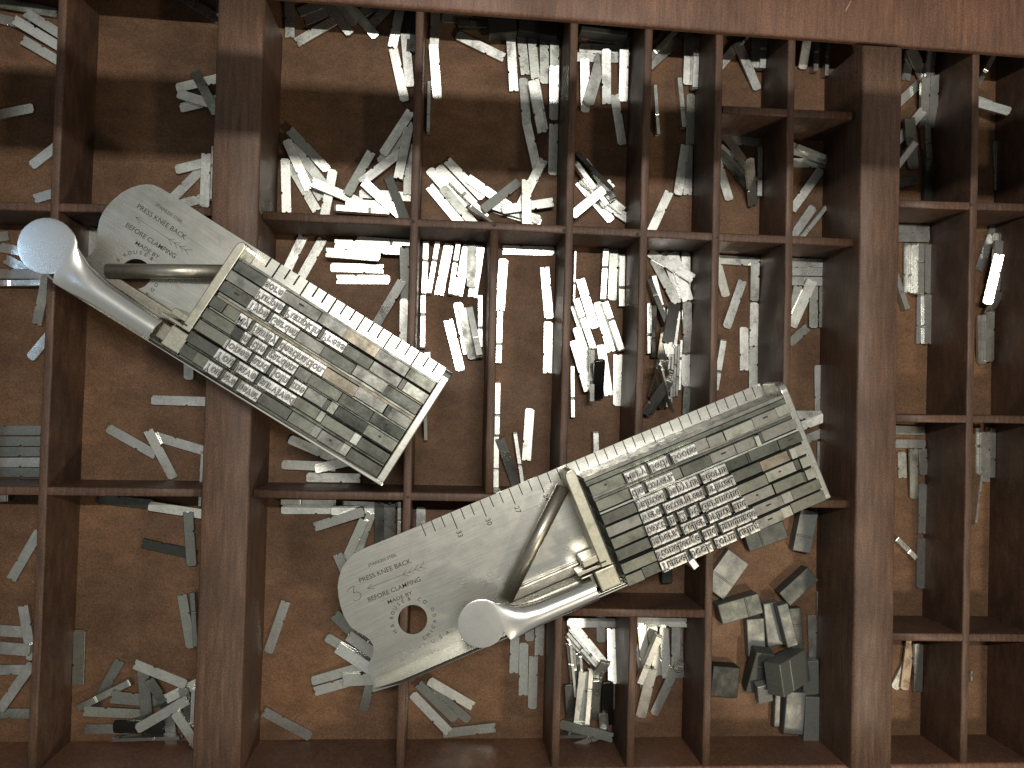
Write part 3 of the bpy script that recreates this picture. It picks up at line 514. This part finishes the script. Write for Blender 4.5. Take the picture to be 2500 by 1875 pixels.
  (590,722,632,1105,22,'l'),(613,728,650,1110,22,'l'),(637,745,668,1120,22,'l'),(665,805,705,1180,22,'l'),(690,815,722,1190,22,'l'),(760,895,740,1200,36,'l'),(585,1000,617,1340,78,'d'),(712,920,670,1325,80,'l'),(815,935,788,1325,78,'l'),(900,990,885,1325,84,'x'),(585,540,972,540,74,'w'),
  (860,1230,892,1612,76,'l'),(545,1515,900,1395,46,'l'),(540,1412,920,1415,24,'w'),(540,1362,920,1362,76,'d'),
  (1438,575,1450,960,70,'l'),(1425,570,1420,900,80,'l'),(1140,530,1475,540,66,'l'),(1140,720,1190,1080,60,'l'),(1160,570,1195,945,74,'l'),(1235,562,1292,950,84,'l'),(1330,575,1352,960,76,'w'),(1150,1000,1300,640,50,'l'),(1240,900,1152,1260,84,'m'),(1420,892,1250,1250,76,'m'),(1455,860,1458,960,50,'w','Z')],
'D3': [(1395,690,1205,1060,60,'l'),(1335,690,1292,1035,64,'b'),(1400,690,1396,1072,66,'m'),(650,290,650,620,66,'m','Z'),(578,500,588,850,68,'m'),(1808,910,1806,1000,14,'l','Z')],
}
# flat spacing quads: (origin x, origin y, enlargement, centre line, width, tone, thickness mm, groove position or 0)
QUADS = [
 (1750,1300,7.373, 400,435, -60,1080, 478,'l',4.3,.62), (1750,1300,7.373, 60,1490, 795,1275, 370,'g',8.0,.66), (1750,1300,7.373, 1225,1215, 1745,745, 315,'d',7.0,0),
 (1730,1500,6.32, 720,70, 750,650, 285,'l',4.3,0), (1800,1350,3.16, 262,385, 300,716, 132,'l',5.5,0), (1800,1350,3.16, 350,398, 432,722, 88,'m',5.5,0), (1800,1350,3.16, 445,425, 470,760, 95,'d',4.3,.4),
 (1800,1350,3.16, 570,825, 572,1090, 128,'m',4.3,0), (1200,1350,3.16, 1815,878, 1792,1115, 218,'x',7.5,0), (1800,1350,3.16, 228,745, 140,1062, 150,'d',6.5,.35), (1800,1350,3.16, 210,1000, 214,1135, 120,'l',4.3,0),
 (1800,1350,3.16, 460,1075, 432,1400, 158,'m',6.5,0), (1800,1350,3.16, 598,1112, 578,1462, 142,'m',5.5,0), (1800,1350,3.16, 316,1090, 306,1345, 46,'m',4.3,0), (1800,1350,3.16, 245,1025, 505,872, 250,'g',8.5,.36),
 (1800,900,3.16, 562,1095, 498,1415, 148,'m',5.5,.62), (1800,900,3.16, 75,1350, 375,1240, 142,'d',5.5,.36), (1200,1350,3.16, 1350,40, 1358,238, 84,'x',5.0,0),
 (600,0,3.16, 1870,195, 2090,180, 130,'x',8.0,0), (1200,0,3.16, 210,175, 520,225, 120,'x',8.0,0),
 (1200,0,3.16, 690,215, 1055,262, 40,'m',8.0,0),
]
SL = 24.1                       # height of type at the scale of this scene
FLZ = -DEPTH
placed = []                     # (centre, axis, normal, half length, half width, top z at a, top z at b)
def top_at(x, y):
    h = FLZ
    for cx, cy, ux, uy, hl, hw, za, zb in placed:
        dx, dy = x - cx, y - cy; s_ = dx * ux + dy * uy; t_ = -dx * uy + dy * ux
        if abs(s_) <= hl and abs(t_) <= hw: h = max(h, za + (zb - za) * (s_ + hl) / (2 * hl))
    return h
def settle(a, b, w):
    """rest a bar with axis a-b and width w on whatever lies below; bottom heights at both ends"""
    ax = (b - a); L = ax.length; u = ax / L; n = Vector((-u.y, u.x)); N = 12; pts = []
    for i in range(N + 1):
        s_ = -L / 2 + L * i / N; q = (a + b) / 2 + u * s_
        pts.append((s_, max(top_at(*(q + n * w * k)) for k in (-.36, 0, .36))))
    best = None
    for i in range(N + 1):
        for j in range(i + 1, N + 1):
            if pts[i][0] <= 0 <= pts[j][0]:
                m_ = (pts[j][1] - pts[i][1]) / (pts[j][0] - pts[i][0]); c0 = pts[i][1] - m_ * pts[i][0]
                if all(c0 + m_ * s_ >= h - 1e-6 for s_, h in pts) and (best is None or c0 < best[0]): best = (c0, m_)
    c0, m_ = best if best else (max(h for _, h in pts), 0)
    return c0 - m_ * L / 2, c0 + m_ * L / 2
SM = {}
def sort_mesh(L, body, setw, upright):
    """a cast sort lying down: X = height of type, Y/Z = body and set width; nicks cross the belly"""
    k = (round(L, 1), round(body, 1), round(setw, 1), upright)
    if k in SM: return SM[k]
    bm = bmesh.new(); b2 = body / 2
    # outline in X / body direction with two feet, one nick and the neck below the letter
    out = [(0, -b2), (0, -b2 * .22), (.45, -b2 * .16), (.45, b2 * .16), (0, b2 * .22), (0, b2)]
    nx = L * .36
    out += [(nx - .62, b2), (nx - .42, b2 - .42), (nx, b2 - .58), (nx + .42, b2 - .42), (nx + .62, b2)]
    out += [(L - .7, b2), (L - .62, b2 * .9), (L - .3, b2 * .84), (L - .05, b2 * .8), (L, b2 * .3), (L - .02, -b2 * .5), (L - .25, -b2 * .62), (L - .62, -b2 * .78), (L - .7, -b2)]
    out = [(x - L / 2, y) for x, y in out]
    prism(bm, out, 0, setw); bevel_all(bm, .10, 1, 45)
    if not upright:
        pass
    else:                                                  # stand on its body: belly (nick) side up
        for v in bm.verts: v.co = Vector((v.co.x, v.co.z - setw / 2, v.co.y + b2))
        bmesh.ops.recalc_face_normals(bm, faces=bm.faces)
    SM[k] = to_mesh(bm, 'metal_sort'); return SM[k]
def quad_mesh(L, w, t, groove):
    bm = bmesh.new(); boxb(bm, -L / 2, L / 2, -w / 2, w / 2, 0, t)
    bevel_all(bm, .45, 3)
    if groove:
        gx = -L / 2 + L * groove
        ring = [(gx - .5, t - .35), (gx - .5, t + .02), (gx - .2, t + .28), (gx + .2, t + .28), (gx + .5, t + .02), (gx + .5, t - .35)]
        lo = [bm.verts.new((x, -w / 2 + .5, z)) for x, z in ring]; hi = [bm.verts.new((x, w / 2 - .5, z)) for x, z in ring]
        bm.faces.new(lo); bm.faces.new(hi[::-1])
        for i in range(6): bm.faces.new((lo[i], lo[(i + 1) % 6], hi[(i + 1) % 6], hi[i]))
    return to_mesh(bm, 'large_quad')
COLX = [(-400, -160, 'leftmost'), (-160, -87, 'second'), (-87, -14, 'third'), (-14, 19, 'fourth'), (19, 51, 'fifth'), (51, 84, 'sixth'), (84, 116, 'seventh'), (116, 148, 'eighth'), (148, 187, 'ninth'), (187, 233, 'tenth'), (233, 400, 'rightmost')]
def comp(x, y):
    for a, b, nm in COLX:
        if a <= x + (y * .0) < b: col = nm; break
    if x < -87: row = 'top' if y > 77 else ('middle' if y > -41 else 'bottom')
    elif x > 187: row = 'top' if y > 77 else ('upper middle' if y > -2.4 else ('lower middle' if y > -98 else 'bottom'))
    elif x > 114 and y > 130: row = 'topmost small'
    else: row = 'upper' if y > 74 else ('middle' if y > -41 else 'bottom')
    return col, row
loose = []
def lay(p, q_, wpx, zoom, tone, flag=None, thick=None, groove=None, quadlike=False):
    z1 = z2 = FLZ + 2.5
    wd = wpx / zoom / 5.34
    upright = wd < 3.1 and not quadlike
    if quadlike: hgt = thick
    elif upright: hgt = 4.3; wd = max(wd, .9)
    else: hgt = random.choice((1.1, 1.3, 1.5, 1.8)); wd = 4.3 if wd < 4.9 else min(wd, 5.4)
    for it in range(3):
        a, b = at(*p, z1), at(*q_, z2); a2, b2 = a.xy.copy(), b.xy.copy(); L = (b2 - a2).length; u = (b2 - a2).normalized()
        if flag != 'Z' and not quadlike:
            if .80 < L / SL < 1.22: mid = (a2 + b2) / 2; a2, b2 = mid - u * SL / 2, mid + u * SL / 2
            else: b2 = a2 + u * SL
            L = SL
        za, zb = settle(a2, b2, wd)
        if flag in ('F', 'R'): za = zb = (za + zb) / 2
        z1, z2 = za + hgt, zb + hgt
    lim = -1.2
    if max(z1, z2) > lim: d = max(z1, z2) - lim; za -= d; zb -= d; z1 -= d; z2 -= d
    placed.append(((a2.x + b2.x) / 2, (a2.y + b2.y) / 2, u.x, u.y, L / 2, wd / 2, z1, z2))
    slope = math.atan2(zb - za, L); ang = math.atan2(u.y, u.x)
    cx, cy = (a2 + b2) / 2; roll = random.uniform(-.018, .018)
    mw = Matrix.Translation((cx * S, cy * S, ((za + zb) / 2 + .03) * S)) @ Matrix.Rotation(ang, 4, 'Z') @ Matrix.Rotation(-slope, 4, 'Y') @ Matrix.Rotation(roll, 4, 'X')
    if cy > 143 and not quadlike:      # tilt added at the far side so these mirror open light, not the rim
        mw = Matrix.Translation((cx * S, cy * S, 0)) @ Matrix.Translation((0, 0, (abs(u.y) * L / 2 * .10 + .2) * S)) @ Matrix.Translation((0, 0, (za + zb) / 2 * S)) @ Matrix.Rotation(.10, 4, 'X') @ Matrix.Translation((0, 0, -(za + zb) / 2 * S)) @ Matrix.Translation((-cx * S, -cy * S, 0)) @ mw
    if flag == 'R':            # this one leans on the heap and throws the lamp straight at the viewer
        P_ = Vector((cx, cy, z1)); h = ((Vector((0, 0, CAMZ)) - P_).normalized() + (Vector((60, 122, 620)) - P_).normalized()).normalized()
        X_ = Vector((u.x, u.y, 0)); X_ = (X_ - h * X_.dot(h)).normalized(); Y_ = h.cross(X_); c0 = Vector((cx, cy, za + 2.2)) * S
        mw = Matrix(((X_.x, Y_.x, h.x, c0.x), (X_.y, Y_.y, h.y, c0.y), (X_.z, Y_.z, h.z, c0.z), (0, 0, 0, 1)))
    L3 = math.hypot(L, 0) / 1.0
    if quadlike: me = quad_mesh(L3, wd, hgt, groove)
    else:
        me = sort_mesh(L3, wd if not upright else 4.3, hgt if not upright else wd, upright)
        if flag != 'R' and random.random() < .5: mw = mw @ Matrix.Rotation(math.pi, 4, 'Z')
    o = link('large_quad' if quadlike else 'metal_sort', me, BLOCKM if quadlike else LEAD, None, mw, TONE2[tone])
    loose.append((o, cx, cy, ang, tone, upright, quadlike))
TONE2 = {'c': (.9, .95, 1.0), 'l': (1.02, 1.02, .96), 'm': (.80, .80, .77), 'g': (.60, .62, .56), 'd': (.40, .41, .38), 'b': (.70, .56, .44), 'x': (.13, .13, .12), 'w': (1.25, 1.25, 1.22)}
for key, rows_ in DATA.items():
    ox, oy = ORG[key]
    for rec in rows_:
        x1, y1, x2, y2, wv, tn = rec[:6]; fl = rec[6] if len(rec) > 6 else None
        if fl == 'SKIP': continue
        lay((ox + x1 / 3.16, oy + y1 / 3.16), (ox + x2 / 3.16, oy + y2 / 3.16), wv, 3.16, tn, fl)
for ox, oy, zm, x1, y1, x2, y2, wv, tn, th_, gr in QUADS:
    lay((ox + x1 / zm, oy + y1 / zm), (ox + x2 / zm, oy + y2 / zm), wv, zm, tn, None, th_, gr, True)
# the 300 sorts that show largest stay single things; what is left of the heap becomes one mass
bpy.context.view_layer.update(); dg_ = bpy.context.evaluated_depsgraph_get(); CL = Vector((0, 0, CAMZ * S)); mi = cam.matrix_world.inverted()
def seen(o):
    me = o.data; xs = [v.co.x for v in me.vertices]; ys = [v.co.y for v in me.vertices]; zt = max(v.co.z for v in me.vertices)
    n = 0
    for i in range(14):
        for j in range(4):
            wp = o.matrix_world @ Vector((min(xs) + (i + .5) / 14 * (max(xs) - min(xs)), min(ys) + (j + .5) / 4 * (max(ys) - min(ys)), zt))
            c_ = mi @ wp; u_, v_ = c_.x / -c_.z * FPX, c_.y / -c_.z * FPX
            if abs(u_) > 1250 or abs(v_) > 937: continue
            d = (wp - CL); L = d.length; hit, loc_, *_r = sc.ray_cast(dg_, CL, d.normalized(), distance=L - 0.0006)
            if not hit: n += 1
    return n / 56 * (max(xs) - min(xs)) * (max(ys) - min(ys)) * 1e6
sorts_ = [t[0] for t in loose if not t[6]]
vis = sorted(((seen(o), i) for i, o in enumerate(sorts_)), reverse=True)
rest = [sorts_[i] for a, i in vis[300:]]
hidden = [sorts_[i] for a, i in vis if a <= 0.0]
bm = bmesh.new()
for o in rest:
    if o in hidden: continue
    t = o.data.copy(); t.transform(o.matrix_world); bm.from_mesh(t); bpy.data.meshes.remove(t)
me = bpy.data.meshes.new('small_sorts'); bm.to_mesh(me); bm.free()
o = link('small_sorts', me, LEAD, None, None, TONE2['m'])
tag(o, 'thin and half hidden metal sorts scattered in the piles of the case', 'metal type', None, 'stuff')
loose = [t for t in loose if t[0] not in rest]
print('HIDDEN', len(hidden), 'REST', len(rest), 'area at cut', vis[299][0])
for q in rest: bpy.data.objects.remove(q)
# labels: tone, make and slant, then its rank from the left in its own compartment
byc = {}
for rec in loose: byc.setdefault((comp(rec[1], rec[2]), rec[6]), []).append(rec)
TW = {'l': 'pale', 'm': 'grey', 'g': 'greenish', 'd': 'dark grey', 'b': 'brownish', 'x': 'nearly black', 'w': 'shining'}
for ((col, row), qd), lst in byc.items():
    lst.sort(key=lambda t: (t[1], t[2]))
    for i, (o, cx, cy, ang, tn, up, ql) in enumerate(lst):
        dg = math.degrees(ang) % 180
        slant = 'level' if dg < 12 or dg > 168 else ('upright' if 78 < dg < 102 else ('rising' if dg < 90 else 'falling'))
        what = 'flat block' if ql else ('thin sort' if up else 'broad sort')
        lab = f'{TW[tn]} {slant} {what}, {ordn(i)} from left, {col} column, {row} compartment'
        tag(o, lab, 'spacing quad' if ql else 'metal type', 'large quads lying in the case' if ql else 'loose sorts lying in the case')
print('LOOSE', len(loose), 'LETTERS', len([o for o in bpy.data.objects if o.name.startswith('type_letter')]), 'QUADS', len([o for o in bpy.data.objects if o.name.startswith('spacing_quad')]))
